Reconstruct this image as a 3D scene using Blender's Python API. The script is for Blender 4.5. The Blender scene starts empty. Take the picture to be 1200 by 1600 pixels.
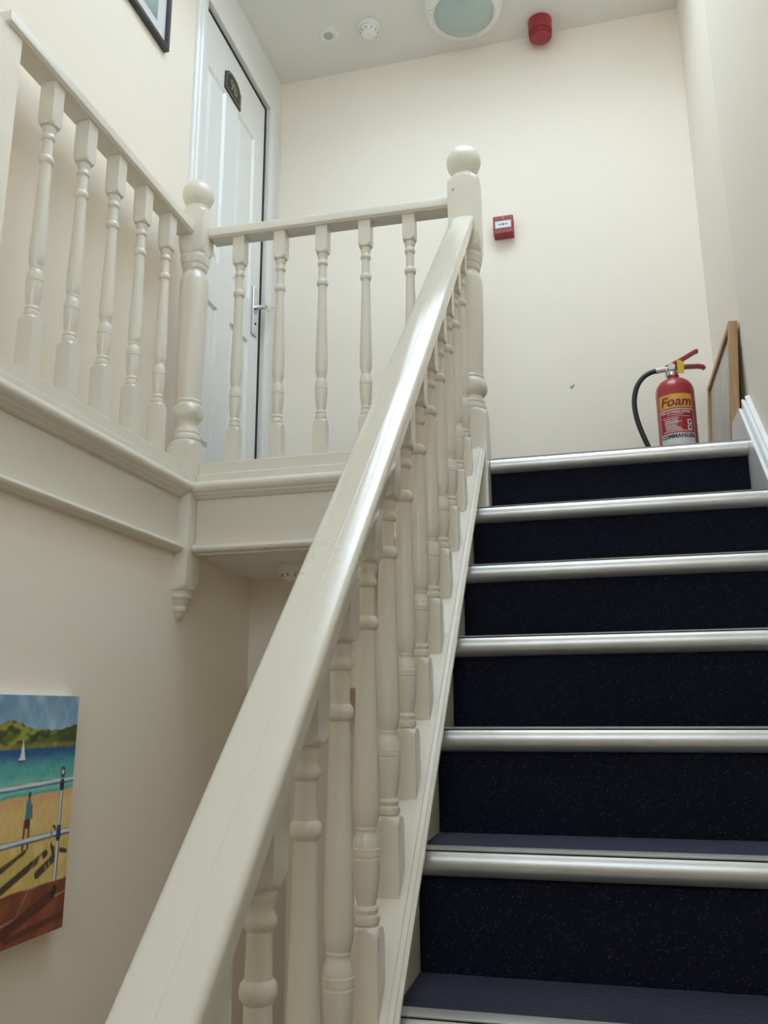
import bpy, math
import numpy as np
from math import sin, cos, pi, sqrt, radians

C = bpy.context.scene.collection
S = bpy.context.scene

# ------------------------------------------------------------------ camera, sky, light, exposure
G, RISE = 0.1907, 0.19          # going and rise of the flight
SL = RISE / G
def make_camera():
    yaw, pit, roll = radians(14.222), radians(13.25), radians(-0.367)
    F = np.array([-sin(yaw)*cos(pit), cos(yaw)*cos(pit), sin(pit)])
    R = np.array([cos(yaw), sin(yaw), 0.0])
    U = np.cross(R, F)
    R2 = cos(roll)*R + sin(roll)*U
    U2 = -sin(roll)*R + cos(roll)*U
    from mathutils import Matrix
    M = Matrix.Identity(4)
    for i in range(3):
        M[i][0], M[i][1], M[i][2] = R2[i], U2[i], -F[i]
    M[0][3], M[1][3], M[2][3] = 0.3927, -2.4135, -0.7268
    cd = bpy.data.cameras.new('camera'); o = bpy.data.objects.new('camera', cd)
    C.objects.link(o); o.matrix_world = M
    cd.sensor_fit = 'AUTO'; cd.sensor_width = 36.0
    cd.lens = 1322.05 / 1600.0 * 36.0
    cd.clip_start = 0.02
    S.camera = o
make_camera()

w = bpy.data.worlds.new('sky'); S.world = w; w.use_nodes = True
bg = w.node_tree.nodes['Background']
bg.inputs[0].default_value = (0.72, 0.865, 1.0, 1)      # even overcast sky
bg.inputs[1].default_value = 6.6
SKX, SKY = (-0.50, 0.84), (-1.40, 0.44)                # skylight opening in the ceiling
CEIL, SKZ = 2.3135, 3.30
pl = bpy.data.lights.new('skylight_portal', 'AREA'); pl.shape = 'RECTANGLE'
pl.size, pl.size_y = SKX[1]-SKX[0], SKY[1]-SKY[0]
pl.cycles.is_portal = True
po = bpy.data.objects.new('skylight_portal', pl); C.objects.link(po)
po.location = ((SKX[0]+SKX[1])/2, (SKY[0]+SKY[1])/2, SKZ-0.02)
YF = -3.9                                              # front wall behind the camera; its unseen window is added as fill light
WNX, WNZ = (-0.10, 0.75), (0.10, 1.35)
pl2 = bpy.data.lights.new('fill_window_portal', 'AREA'); pl2.shape = 'RECTANGLE'
pl2.size, pl2.size_y = WNX[1]-WNX[0], WNZ[1]-WNZ[0]
pl2.cycles.is_portal = True
po2 = bpy.data.objects.new('fill_window_portal', pl2); C.objects.link(po2)
po2.location = ((WNX[0]+WNX[1])/2, YF-0.01, (WNZ[0]+WNZ[1])/2); po2.rotation_euler = (pi/2, 0, 0)

S.view_settings.view_transform = 'Standard'
S.view_settings.look = 'None'
S.view_settings.gamma = 1.0
S.view_settings.use_curve_mapping = False
S.view_settings.exposure = 0.58
S.cycles.max_bounces = 16
S.cycles.diffuse_bounces = 10
S.cycles.glossy_bounces = 5
S.cycles.sample_clamp_indirect = 6.0
S.cycles.caustics_reflective = False
S.cycles.caustics_refractive = False

# ------------------------------------------------------------------ materials
def mat(name, col, rough=0.5, metal=0.0, coat=0.0, spec=0.5):
    m = bpy.data.materials.new(name); m.use_nodes = True
    b = m.node_tree.nodes['Principled BSDF']
    b.inputs['Base Color'].default_value = (*col, 1)
    b.inputs['Roughness'].default_value = rough
    b.inputs['Metallic'].default_value = metal
    b.inputs['Coat Weight'].default_value = coat
    b.inputs['Coat Roughness'].default_value = 0.08
    b.inputs['Specular IOR Level'].default_value = spec
    return m
def nd(m, t, **kw):
    n = m.node_tree.nodes.new(t)
    for k, v in kw.items(): setattr(n, k, v)
    return n
def lk(m, a, b): m.node_tree.links.new(a, b)
def bsdf(m): return m.node_tree.nodes['Principled BSDF']
def add_bump(m, scale, strength, dist=0.002, detail=3.0, vec=(1, 1, 1)):
    tc = nd(m, 'ShaderNodeTexCoord'); mp = nd(m, 'ShaderNodeMapping')
    mp.inputs['Scale'].default_value = vec
    nz = nd(m, 'ShaderNodeTexNoise'); nz.inputs['Scale'].default_value = scale; nz.inputs['Detail'].default_value = detail
    bp = nd(m, 'ShaderNodeBump'); bp.inputs['Strength'].default_value = strength; bp.inputs['Distance'].default_value = dist
    lk(m, tc.outputs['Object'], mp.inputs[0]); lk(m, mp.outputs[0], nz.inputs['Vector'])
    lk(m, nz.outputs['Fac'], bp.inputs['Height']); lk(m, bp.outputs[0], bsdf(m).inputs['Normal'])
    return nz
def vary(m, col2, scale, lo=0.35, hi=0.65, detail=3.0):
    b = bsdf(m); c1 = tuple(b.inputs['Base Color'].default_value)
    tc = nd(m, 'ShaderNodeTexCoord'); nz = nd(m, 'ShaderNodeTexNoise')
    nz.inputs['Scale'].default_value = scale; nz.inputs['Detail'].default_value = detail
    rp = nd(m, 'ShaderNodeValToRGB')
    rp.color_ramp.elements[0].position = lo; rp.color_ramp.elements[0].color = c1
    rp.color_ramp.elements[1].position = hi; rp.color_ramp.elements[1].color = (*col2, 1)
    lk(m, tc.outputs['Object'], nz.inputs['Vector']); lk(m, nz.outputs['Fac'], rp.inputs[0])
    lk(m, rp.outputs[0], b.inputs['Base Color'])

M = {}
M['wall'] = mat('magnolia_emulsion', (0.885, 0.815, 0.715), 0.75, spec=0.3); add_bump(M['wall'], 260, 0.12, 0.0006)
M['ceiling'] = mat('ceiling_emulsion', (0.79, 0.775, 0.73), 0.85, spec=0.2); add_bump(M['ceiling'], 200, 0.1, 0.0006)
M['wood'] = mat('ivory_gloss_paint', (0.73, 0.685, 0.595), 0.30, coat=0.25); add_bump(M['wood'], 45, 0.05, 0.001)
M['rail'] = mat('ivory_rail_gloss', (0.66, 0.615, 0.52), 0.14, coat=0.5); add_bump(M['rail'], 55, 0.10, 0.0008)
def worn_rail(m):
    # the gloss is rubbed dull along the lower, most handled length of the rail
    b = bsdf(m); tc = nd(m, 'ShaderNodeTexCoord'); sx = nd(m, 'ShaderNodeSeparateXYZ'); nz = nd(m, 'ShaderNodeTexNoise')
    nz.inputs['Scale'].default_value = 60; nz.inputs['Detail'].default_value = 4
    ma = nd(m, 'ShaderNodeMath', operation='MULTIPLY_ADD'); ma.inputs[1].default_value = 0.22
    lk(m, tc.outputs['Object'], sx.inputs[0]); lk(m, tc.outputs['Object'], nz.inputs['Vector'])
    lk(m, nz.outputs['Fac'], ma.inputs[0]); lk(m, sx.outputs['Y'], ma.inputs[2])
    for soc, lo, hi in (('Roughness', 0.42, 0.13), ('Coat Weight', 0.05, 0.5)):
        mr = nd(m, 'ShaderNodeMapRange'); mr.inputs['From Min'].default_value = -0.30; mr.inputs['From Max'].default_value = 0.0
        mr.inputs['To Min'].default_value = lo; mr.inputs['To Max'].default_value = hi
        lk(m, ma.outputs[0], mr.inputs['Value']); lk(m, mr.outputs[0], b.inputs[soc])
worn_rail(M['rail'])
M['white'] = mat('white_gloss_paint', (0.82, 0.825, 0.82), 0.28, coat=0.2); add_bump(M['white'], 60, 0.04, 0.0008)
M['plastic'] = mat('white_plastic', (0.80, 0.80, 0.77), 0.35)
M['greyplastic'] = mat('grey_plastic', (0.30, 0.30, 0.29), 0.4)
M['midgrey'] = mat('mid_grey_plastic', (0.46, 0.455, 0.44), 0.4)
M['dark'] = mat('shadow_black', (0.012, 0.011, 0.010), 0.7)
M['red'] = mat('red_enamel', (0.40, 0.022, 0.026), 0.28, coat=0.3); vary(M['red'], (0.34, 0.018, 0.022), 30)
M['redplastic'] = mat('red_plastic', (0.34, 0.032, 0.040), 0.38); vary(M['redplastic'], (0.30, 0.027, 0.035), 40)
M['chrome'] = mat('chrome', (0.72, 0.73, 0.75), 0.18, metal=1.0)
M['rubber'] = mat('black_rubber', (0.018, 0.018, 0.019), 0.45)
M['yellow'] = mat('yellow_plastic', (0.72, 0.50, 0.05), 0.5)
M['labelyellow'] = mat('label_yellow', (0.72, 0.36, 0.045), 0.4)
M['labelred'] = mat('label_red', (0.36, 0.012, 0.018), 0.35)
M['labelwhite'] = mat('label_white', (0.70, 0.68, 0.68), 0.4)
M['inkred'] = mat('ink_dark_red', (0.20, 0.012, 0.012), 0.45)
M['inkdark'] = mat('ink_dark', (0.03, 0.018, 0.03), 0.45)
M['inkwhite'] = mat('ink_white', (0.75, 0.62, 0.62), 0.45)
M['brass'] = mat('antique_plate', (0.035, 0.033, 0.03), 0.32, metal=0.4); add_bump(M['brass'], 120, 0.3, 0.001)
M['pewter'] = mat('pale_metal_relief', (0.42, 0.41, 0.38), 0.35, metal=0.6)
M['black_frame'] = mat('charcoal_frame', (0.035, 0.037, 0.042), 0.35); vary(M['black_frame'], (0.05, 0.05, 0.055), 60)
M['mat'] = mat('white_mount_board', (0.78, 0.79, 0.80), 0.6)

def aluminium():
    m = mat('brushed_aluminium', (0.74, 0.73, 0.70), 0.42, metal=0.8)
    add_bump(m, 60, 0.12, 0.0006, 4.0, (0.15, 4, 4))
    vary(m, (0.66, 0.645, 0.615), 9)
    return m
M['alu'] = aluminium()

def carpet():
    m = mat('navy_cord_carpet', (0.008, 0.009, 0.017), 0.95, spec=0.1)
    b = bsdf(m); tc = nd(m, 'ShaderNodeTexCoord')
    vo = nd(m, 'ShaderNodeTexVoronoi'); vo.inputs['Scale'].default_value = 240; vo.inputs['Randomness'].default_value = 0.55
    lk(m, tc.outputs['Object'], vo.inputs['Vector'])
    rp = nd(m, 'ShaderNodeValToRGB'); rp.color_ramp.elements[0].position = 0.16; rp.color_ramp.elements[0].color = (1, 1, 1, 1)
    rp.color_ramp.elements[1].position = 0.34; rp.color_ramp.elements[1].color = (0, 0, 0, 1)
    lk(m, vo.outputs['Distance'], rp.inputs[0])
    # only some tufts are pale
    sp = nd(m, 'ShaderNodeSeparateColor'); lk(m, vo.outputs['Color'], sp.inputs[0])
    r2 = nd(m, 'ShaderNodeValToRGB'); r2.color_ramp.elements[0].position = 0.50; r2.color_ramp.elements[0].color = (0, 0, 0, 1)
    r2.color_ramp.elements[1].position = 1.0; r2.color_ramp.elements[1].color = (1, 1, 1, 1)
    lk(m, sp.outputs[0], r2.inputs[0])
    mu = nd(m, 'ShaderNodeMath', operation='MULTIPLY'); lk(m, rp.outputs[0], mu.inputs[0]); lk(m, r2.outputs[0], mu.inputs[1])
    mx = nd(m, 'ShaderNodeMix', data_type='RGBA')
    mx.inputs[6].default_value = (0.008, 0.009, 0.017, 1); mx.inputs[7].default_value = (0.075, 0.075, 0.088, 1)
    lk(m, mu.outputs[0], mx.inputs[0]); lk(m, mx.outputs[2], b.inputs['Base Color'])
    bp = nd(m, 'ShaderNodeBump'); bp.inputs['Strength'].default_value = 0.6; bp.inputs['Distance'].default_value = 0.002
    bp.invert = True
    lk(m, vo.outputs['Distance'], bp.inputs['Height']); lk(m, bp.outputs[0], b.inputs['Normal'])
    b.inputs['Sheen Weight'].default_value = 0.25; b.inputs['Sheen Roughness'].default_value = 0.5
    b.inputs['Sheen Tint'].default_value = (0.55, 0.62, 0.85, 1)
    return m
M['carpet'] = carpet()

def oak():
    m = mat('pale_oak', (0.46, 0.285, 0.13), 0.45)
    tc = nd(m, 'ShaderNodeTexCoord'); mp = nd(m, 'ShaderNodeMapping'); mp.inputs['Scale'].default_value = (30, 30, 2.5)
    nz = nd(m, 'ShaderNodeTexNoise'); nz.inputs['Scale'].default_value = 3; nz.inputs['Detail'].default_value = 5
    rp = nd(m, 'ShaderNodeValToRGB'); rp.color_ramp.elements[0].color = (0.50, 0.315, 0.15, 1); rp.color_ramp.elements[1].color = (0.38, 0.22, 0.095, 1)
    rp.color_ramp.elements[0].position = 0.35; rp.color_ramp.elements[1].position = 0.7
    lk(m, tc.outputs['Object'], mp.inputs[0]); lk(m, mp.outputs[0], nz.inputs['Vector']); lk(m, nz.outputs['Fac'], rp.inputs[0]); lk(m, rp.outputs[0], bsdf(m).inputs['Base Color'])
    return m
M['oak'] = oak()

def thin_glass(name, tint=(1, 1, 1), ior=1.45):
    m = bpy.data.materials.new(name); m.use_nodes = True
    nt = m.node_tree; nt.nodes.remove(nt.nodes['Principled BSDF'])
    tr = nd(m, 'ShaderNodeBsdfTransparent'); tr.inputs[0].default_value = (*tint, 1)
    gl = nd(m, 'ShaderNodeBsdfGlossy'); gl.inputs['Roughness'].default_value = 0.03
    lw_ = nd(m, 'ShaderNodeLayerWeight'); lw_.inputs['Blend'].default_value = 0.5
    pw_ = nd(m, 'ShaderNodeMath', operation='POWER'); pw_.inputs[1].default_value = 5.0
    fr = nd(m, 'ShaderNodeMath', operation='MULTIPLY_ADD'); fr.inputs[1].default_value = 0.5; fr.inputs[2].default_value = 0.02
    lk(m, lw_.outputs['Facing'], pw_.inputs[0]); lk(m, pw_.outputs[0], fr.inputs[0])
    mx = nd(m, 'ShaderNodeMixShader')
    lk(m, fr.outputs[0], mx.inputs[0]); lk(m, tr.outputs[0], mx.inputs[1]); lk(m, gl.outputs[0], mx.inputs[2])
    lk(m, mx.outputs[0], nt.nodes['Material Output'].inputs[0])
    return m
M['glass'] = thin_glass('clear_glass')
M['opal'] = mat('opal_green_glass', (0.42, 0.50, 0.47), 0.22, coat=0.4)

def print_mat(name, stops, scale):
    m = mat(name, (0.3, 0.4, 0.4), 0.5)
    tc = nd(m, 'ShaderNodeTexCoord'); nz = nd(m, 'ShaderNodeTexNoise')
    nz.inputs['Scale'].default_value = scale; nz.inputs['Detail'].default_value = 6
    rp = nd(m, 'ShaderNodeValToRGB'); e = rp.color_ramp.elements
    while len(e) < len(stops): e.new(0.5)
    for i, (p, c) in enumerate(stops): e[i].position = p; e[i].color = (*c, 1)
    lk(m, tc.outputs['Object'], nz.inputs['Vector']); lk(m, nz.outputs['Fac'], rp.inputs[0]); lk(m, rp.outputs[0], bsdf(m).inputs['Base Color'])
    return m
M['print'] = print_mat('seascape_print', [(0.3, (0.16, 0.24, 0.24)), (0.45, (0.28, 0.38, 0.36)), (0.58, (0.36, 0.46, 0.48)), (0.75, (0.22, 0.32, 0.38))], 9)
M['print_pale'] = print_mat('faded_print', [(0.3, (0.50, 0.47, 0.46)), (0.5, (0.58, 0.56, 0.55)), (0.65, (0.42, 0.33, 0.30)), (0.8, (0.55, 0.52, 0.5))], 4)

# ------------------------------------------------------------------ mesh helpers
class MB:
    def __init__(s): s.v = []; s.f = []; s.smooth = []
    def add(s, vs, fs):
        k = len(s.v); s.v += [tuple(float(c) for c in v) for v in vs]; s.f += [tuple(i+k for i in f) for f in fs]
        return s
    def box(s, a, b):
        (x0, y0, z0), (x1, y1, z1) = a, b
        return s.add([(x0,y0,z0),(x1,y0,z0),(x1,y1,z0),(x0,y1,z0),(x0,y0,z1),(x1,y0,z1),(x1,y1,z1),(x0,y1,z1)],
                     [(0,3,2,1),(4,5,6,7),(0,1,5,4),(1,2,6,5),(2,3,7,6),(3,0,4,7)])
    def prism(s, prof, O, U, V, A, t0, t1):
        """closed profile (u,v) swept along A; t0/t1 numbers or functions of (u,v) for mitred ends"""
        O, U, V, A = map(np.array, (O, U, V, A)); n = len(prof)
        f0 = t0 if callable(t0) else (lambda u, v: t0); f1 = t1 if callable(t1) else (lambda u, v: t1)
        vs = [O+u*U+v*V+f0(u, v)*A for u, v in prof] + [O+u*U+v*V+f1(u, v)*A for u, v in prof]
        ar = sum(prof[i][0]*prof[(i+1) % n][1]-prof[(i+1) % n][0]*prof[i][1] for i in range(n))
        flip = (ar > 0) != (np.dot(np.cross(U, V), A) > 0)
        fs = [(i, (i+1) % n, n+(i+1) % n, n+i) for i in range(n)] + [tuple(range(n))[::-1], tuple(range(n, 2*n))]
        if flip: fs = [f[::-1] for f in fs]
        return s.add(vs, fs)
    def rings(s, rings, cap=True):
        n = len(rings[0]); vs = [p for r in rings for p in r]; fs = []
        for k in range(len(rings)-1):
            for i in range(n):
                j = (i+1) % n; fs.append((k*n+i, k*n+j, (k+1)*n+j, (k+1)*n+i))
        if cap: fs += [tuple(range(n))[::-1], tuple(range((len(rings)-1)*n, len(rings)*n))]
        return s.add(vs, fs)
    def lathe(s, prof, O=(0, 0, 0), n=32, axis='z', sgn=1):
        """prof (z, r) low to high along axis"""
        R = []
        for z, r in prof:
            r = max(r, 1e-5)
            ring = []
            for i in range(n):
                a = 2*pi*i/n
                if axis == 'z': p = (r*cos(a), r*sin(a), z)
                elif axis == 'y': p = (r*sin(a), z, r*cos(a))
                else: p = (z, r*cos(a), r*sin(a))
                ring.append((O[0]+p[0], O[1]+p[1], O[2]+p[2]))
            R.append(ring)
        return s.rings(R)
    def tube(s, pts, rad, n=12):
        P = [np.array(p, float) for p in pts]; R = []; prev = None
        for i, p in enumerate(P):
            t = P[min(i+1, len(P)-1)]-P[max(i-1, 0)]; t /= np.linalg.norm(t)
            if prev is None:
                a = np.array([0, 0, 1.0]) if abs(t[2]) < .9 else np.array([1.0, 0, 0])
            else: a = prev
            u = a-t*np.dot(a, t); u /= np.linalg.norm(u); prev = u; v = np.cross(t, u)
            r = rad[i] if hasattr(rad, '__len__') else rad
            R.append([p+r*(cos(2*pi*k/n)*u+sin(2*pi*k/n)*v) for k in range(n)])
        return s.rings(R)
    def mesh(s, name, m, sharp=32, loc=(0, 0, 0)):
        me = bpy.data.meshes.new(name)
        v = np.array(s.v, float) - np.array(loc)
        me.from_pydata([tuple(x) for x in v], [], s.f)
        me.materials.append(m)
        me.polygons.foreach_set('use_smooth', [True]*len(me.polygons))
        me.set_sharp_from_angle(angle=radians(sharp))
        me.update()
        return me
    def build(s, name, m, parent=None, loc=(0, 0, 0), sharp=32, bevel=0, kind=None):
        o = bpy.data.objects.new(name, s.mesh(name, m, sharp, loc)); C.objects.link(o)
        o.location = loc
        if parent is not None:
            o.parent = parent
            if parent.parent is None:
                o.location = tuple(np.array(loc)-np.array(parent.location)) 
            else:
                o.location = tuple(np.array(loc)-np.array(parent.location)-np.array(parent.parent.location))
        if bevel:
            b = o.modifiers.new('bevel', 'BEVEL'); b.width = bevel; b.segments = 2; b.limit_method = 'ANGLE'; b.angle_limit = radians(40)
        if kind: o['kind'] = kind
        return o
def thing(name, label, cat, loc=(0, 0, 0), group=None):
    o = bpy.data.objects.new(name, None); C.objects.link(o); o.location = loc
    o.empty_display_size = 0.1
    o['label'] = label; o['category'] = cat
    if group: o['group'] = group
    return o
def tag(o, label, cat): o['label'] = label; o['category'] = cat; return o
def struct_root(name, loc=(0, 0, 0)):
    o = bpy.data.objects.new(name, None); C.objects.link(o); o.location = loc; o['kind'] = 'structure'; return o
def struct(name, mb, m, **kw): return mb.build(name, m, kind='structure', **kw)
def arc(cx, cy, r, a0, a1, n):
    return [(cx+r*cos(radians(a0+(a1-a0)*i/n)), cy+r*sin(radians(a0+(a1-a0)*i/n))) for i in range(n+1)]
def text_mesh(body, size, offset=0.0, shear=0.0, spacing=1.0):
    cu = bpy.data.curves.new('text', 'FONT'); cu.body = body; cu.size = size; cu.offset = offset; cu.shear = shear
    cu.align_x = 'CENTER'; cu.align_y = 'CENTER'; cu.resolution_u = 3; cu.space_character = spacing
    o = bpy.data.objects.new('text', cu); C.objects.link(o)
    dg = bpy.context.evaluated_depsgraph_get(); me = o.evaluated_get(dg).to_mesh()
    v = [tuple(x.co) for x in me.vertices]; f = [tuple(p.vertices) for p in me.polygons]
    o.evaluated_get(dg).to_mesh_clear(); bpy.data.objects.remove(o); bpy.data.curves.remove(cu)
    return v, f

# turned posts: square blocks with arched shoulders where the lathe has cut them
def turned(mb, prof, half, n=40, O=(0, 0), chamfer=1.50, shear0=0.0, shear1=0.0):
    R = []; L = len(prof)
    for k, (z, r) in enumerate(prof):
        ring = []
        for i in range(n):
            a = 2*pi*i/n; c, s_ = abs(cos(a)), abs(sin(a))
            q = min(half/max(c, s_), half*1.385*sqrt(2)/(c+s_), r) if r > half*0.999 else r
            x, y = q*cos(a), q*sin(a)
            zz = z + (shear0*y if k == 0 else (shear1*y if k == L-1 else 0))
            ring.append((O[0]+x, O[1]+y, zz))
        R.append(ring)
    mb.rings(R)
    return mb
BIG = 1.0
def shoulder(z_block, z_end, half, up=True, n=7):
    """levels from the block face (full square) to the round neck; returns in rising z"""
    out = []
    for i in range(n+1):
        t = i/n
        out.append((z_block+(z_end-z_block)*t, half*sqrt(max(1.0, 2.0-t*t))+(1e-4 if i < n else 0)))
    out.append((z_end+(z_end-z_block)*.03, half*.90))
    return out if up else out[::-1]

def baluster_profile(zb, zt, z0, k, half=0.0205):
    """zb/zt = ends; z0 = top of the lower block; k = scale of the turning"""
    h = half
    P = [(zb, BIG), (z0-0.021, BIG)]
    P += shoulder(z0-0.0205, z0, h)
    q = lambda a: z0+(a-0.172)*k
    P += [(q(.1735), .0150), (q(.176), .0175), (q(.182), .0188), (q(.188), .0175), (q(.190), .0155), (q(.193), .0160), (q(.197), .0172),
          (q(.201), .0160), (q(.203), .0138), (q(.207), .0138), (q(.214), .0156), (q(.235), .0182), (q(.262), .0197), (q(.272), .0199),
          (q(.273), .0192), (q(.276), .0192), (q(.277), .0202), (q(.288), .0202), (q(.289), .0194), (q(.296), .0192), (q(.304), .0176),
          (q(.311), .0148), (q(.315), .0146), (q(.318), .0156), (q(.321), .0150), (q(.328), .0168), (q(.336), .0186), (q(.350), .0195),
          (q(.380), .0195), (q(.43), .0184), (q(.50), .0166), (q(.57), .0150), (q(.630), .0139), (q(.638), .0138), (q(.640), .0160),
          (q(.645), .0183), (q(.651), .0189), (q(.657), .0180), (q(.661), .0158), (q(.663), .0140), (q(.670), .0134), (q(.712), .0129),
          (q(.714), .0150), (q(.719), .0171), (q(.724), .0171), (q(.729), .0148), (q(.735), .0140), (q(.741), .0152), (q(.746), .0172),
          (q(.751), .0172), (q(.755), .0150), (q(.757), .0160)]
    P += [(a, b) for a, b in shoulder(q(.757)+0.021, q(.757)+.001, h)[::-1]]
    P += [(q(.757)+0.0215, BIG), (zt, BIG)]
    return P

# ------------------------------------------------------------------ large structure
WX, UX, LX = -0.892, -0.982, -0.872      # balustrade line, upper left wall, lower left wall
XR, YB, ZF = 0.895, 0.969, -2.47
XS, XRS = 0.074, 0.82                    # inner faces of the two strings
T = 0.12
struct('wall_back', MB().box((UX-T, YB, ZF-T), (XR+T, YB+T, CEIL+T)), M['wall'])
XW = 0.853      # the stair side of the right wall stands a little proud of the landing side
struct('wall_right', MB().prism([(XW, YF), (XR+T, YF), (XR+T, YB), (XR, YB), (XR, .335), (XW, .088)], (0, 0, 0), (1, 0, 0), (0, 1, 0), (0, 0, 1), ZF-T, CEIL+T), M['wall'], sharp=5)
wf = MB()
for (x0, x1, z0, z1) in ((UX-T, WNX[0], ZF-T, CEIL+T), (WNX[1], XR+T, ZF-T, CEIL+T), (WNX[0], WNX[1], ZF-T, WNZ[0]), (WNX[0], WNX[1], WNZ[1], CEIL+T)):
    wf.box((x0, YF-T, z0), (x1, YF, z1))
struct('wall_front', wf, M['wall'])
wn = struct_root('fill_window', ((WNX[0]+WNX[1])/2, YF-.06, WNZ[0]))  # window added out of view to brighten the stairwell from the front
q = MB(); (a0, a1), (b0, b1) = WNX, WNZ
for (x0, x1, z0, z1) in ((a0, a0+.05, b0, b1), (a1-.05, a1, b0, b1), (a0+.05, a1-.05, b0, b0+.05), (a0+.05, a1-.05, b1-.05, b1), ((a0+a1)/2-.02, (a0+a1)/2+.02, b0+.05, b1-.05)):
    q.box((x0, YF-.08, z0), (x1, YF-.03, z1))
q.build('window_frame', M['white'], wn)
MB().box((a0+.05, YF-.060, b0+.05), (a1-.05, YF-.056, b1-.05)).build('pane', M['glass'], wn)
# upper left wall with the door opening
DY0, DY1, DZ = 0.15, 0.815, 2.055
wl = MB().box((UX-T, YF, 0.0), (UX, DY0, CEIL+T)).box((UX-T, DY0, DZ), (UX, DY1, CEIL+T)).box((UX-T, DY1, 0.0), (UX, YB, CEIL+T))
struct('wall_left', wl, M['wall'])
struct('wall_left_lower', MB().box((UX-T, YF, ZF-T), (LX, YB, -0.06)), M['wall'])
# ceiling with the skylight well
ce = MB()
for (x0, x1, y0, y1) in ((UX-T, SKX[0], YF, YB), (SKX[1], XR, YF, YB), (SKX[0], SKX[1], YF, SKY[0]), (SKX[0], SKX[1], SKY[1], YB)):
    ce.box((x0, y0, CEIL), (x1, y1, CEIL+T))
struct('ceiling', ce, M['ceiling'])
sky = struct_root('window_1', ((SKX[0]+SKX[1])/2, (SKY[0]+SKY[1])/2, CEIL))
sh = MB(); t = 0.03; (a0, a1), (b0, b1) = SKX, SKY
sh.box((a0-t, b0-t, CEIL+T), (a0, b1+t, SKZ)).box((a1, b0-t, CEIL+T), (a1+t, b1+t, SKZ)).box((a0, b0-t, CEIL+T), (a1, b0, SKZ)).box((a0, b1, CEIL+T), (a1, b1+t, SKZ))
sh.build('skylight_lining', M['white'], sky)
fr = MB(); t = 0.05
fr.box((a0, b0, SKZ), (a0+t, b1, SKZ+.05)).box((a1-t, b0, SKZ), (a1, b1, SKZ+.05)).box((a0+t, b0, SKZ), (a1-t, b0+t, SKZ+.05)).box((a0+t, b1-t, SKZ), (a1-t, b1, SKZ+.05))
mx = (a0+a1)/2; fr.box((mx-.055, b0+t, SKZ-.03), (mx+.055, b1-t, SKZ+.05))
fr.build('window_frame', M['white'], sky)
MB().box((a0+t, b0+t, SKZ+.03), (a1-t, b1-t, SKZ+.034)).build('pane', M['glass'], sky)

M['boards'] = mat('floor_boards', (0.34, 0.27, 0.19), 0.5); vary(M['boards'], (0.28, 0.21, 0.14), 6)
struct('floor', MB().box((LX, YF, ZF-T), (XR, YB, ZF)), M['boards'])
# landing slab (carpet on top, plaster beneath)
struct('floor_landing', MB().box((LX, 0.025, -0.03), (XR, YB, 0.0)).box((UX, 0.025, -0.03), (LX, YB, 0.0)), M['carpet'])
struct('ceiling_under_landing', MB().box((LX, -0.015, -0.245), (0.02, YB, -0.0305)), M['ceiling'])
struct('wall_bulkhead', MB().box((LX, 0.525, -0.645), (0.02, YB, -0.2455)), M['wall'])
struct('wall_spandrel', MB().prism([(-2.48, ZF), (YB, ZF), (YB, -0.032), (0.02, -0.032), (0.02, -.25), (-.06, -.30), (-2.22, ZF)], (0, 0, 0), (0, 1, 0), (0, 0, 1), (1, 0, 0), 0.021, 0.035), M['wall'])

# fascia, landing nosing and beads (profile: u outward, v up)
FAS = [(-.024, .011), (.040, .011), (.043, .008), (.043, -.0165), (.056, -.0185)] + arc(.058, -.037, .0185, 88, -72, 7) + [(.060, -.0555), (.058, -.060), (.050, -.0625), (.045, -.0665), (.042, -.069), (.030, -.070), (.030, -.248), (-.024, -.248)]
BEAD = [(.0305, -.212), (.043, -.212), (.043, -.219), (.048, -.221)] + arc(.046, -.232, .0095, 70, -90, 5) + [(.0305, -.2455)]
tf = MB().prism(FAS, (0, 0, 0), (0, -1, 0), (0, 0, 1), (1, 0, 0), -0.8235, 0.0055)
tf = struct('trim_1', tf, M['wood'])
MB().prism(BEAD, (0, 0, 0), (0, -1, 0), (0, 0, 1), (1, 0, 0), -0.8235, 0.0055).build('bead_moulding', M['wood'], tf)
tl = MB().prism([(-.089 if u < -.02 else u, v) for u, v in FAS], (WX, 0, 0), (1, 0, 0), (0, 0, 1), (0, 1, 0), YF, -0.0805)
tl = struct('trim_2', tl, M['wood'])
MB().prism(BEAD, (WX, 0, 0), (1, 0, 0), (0, 0, 1), (0, 1, 0), YF, -0.0805).build('bead_moulding', M['wood'], tl)
struct('wall_pier', MB().box((UX, -1.12, 0.012), (-0.868, -0.955, 0.8515)), M['wall'])

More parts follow.
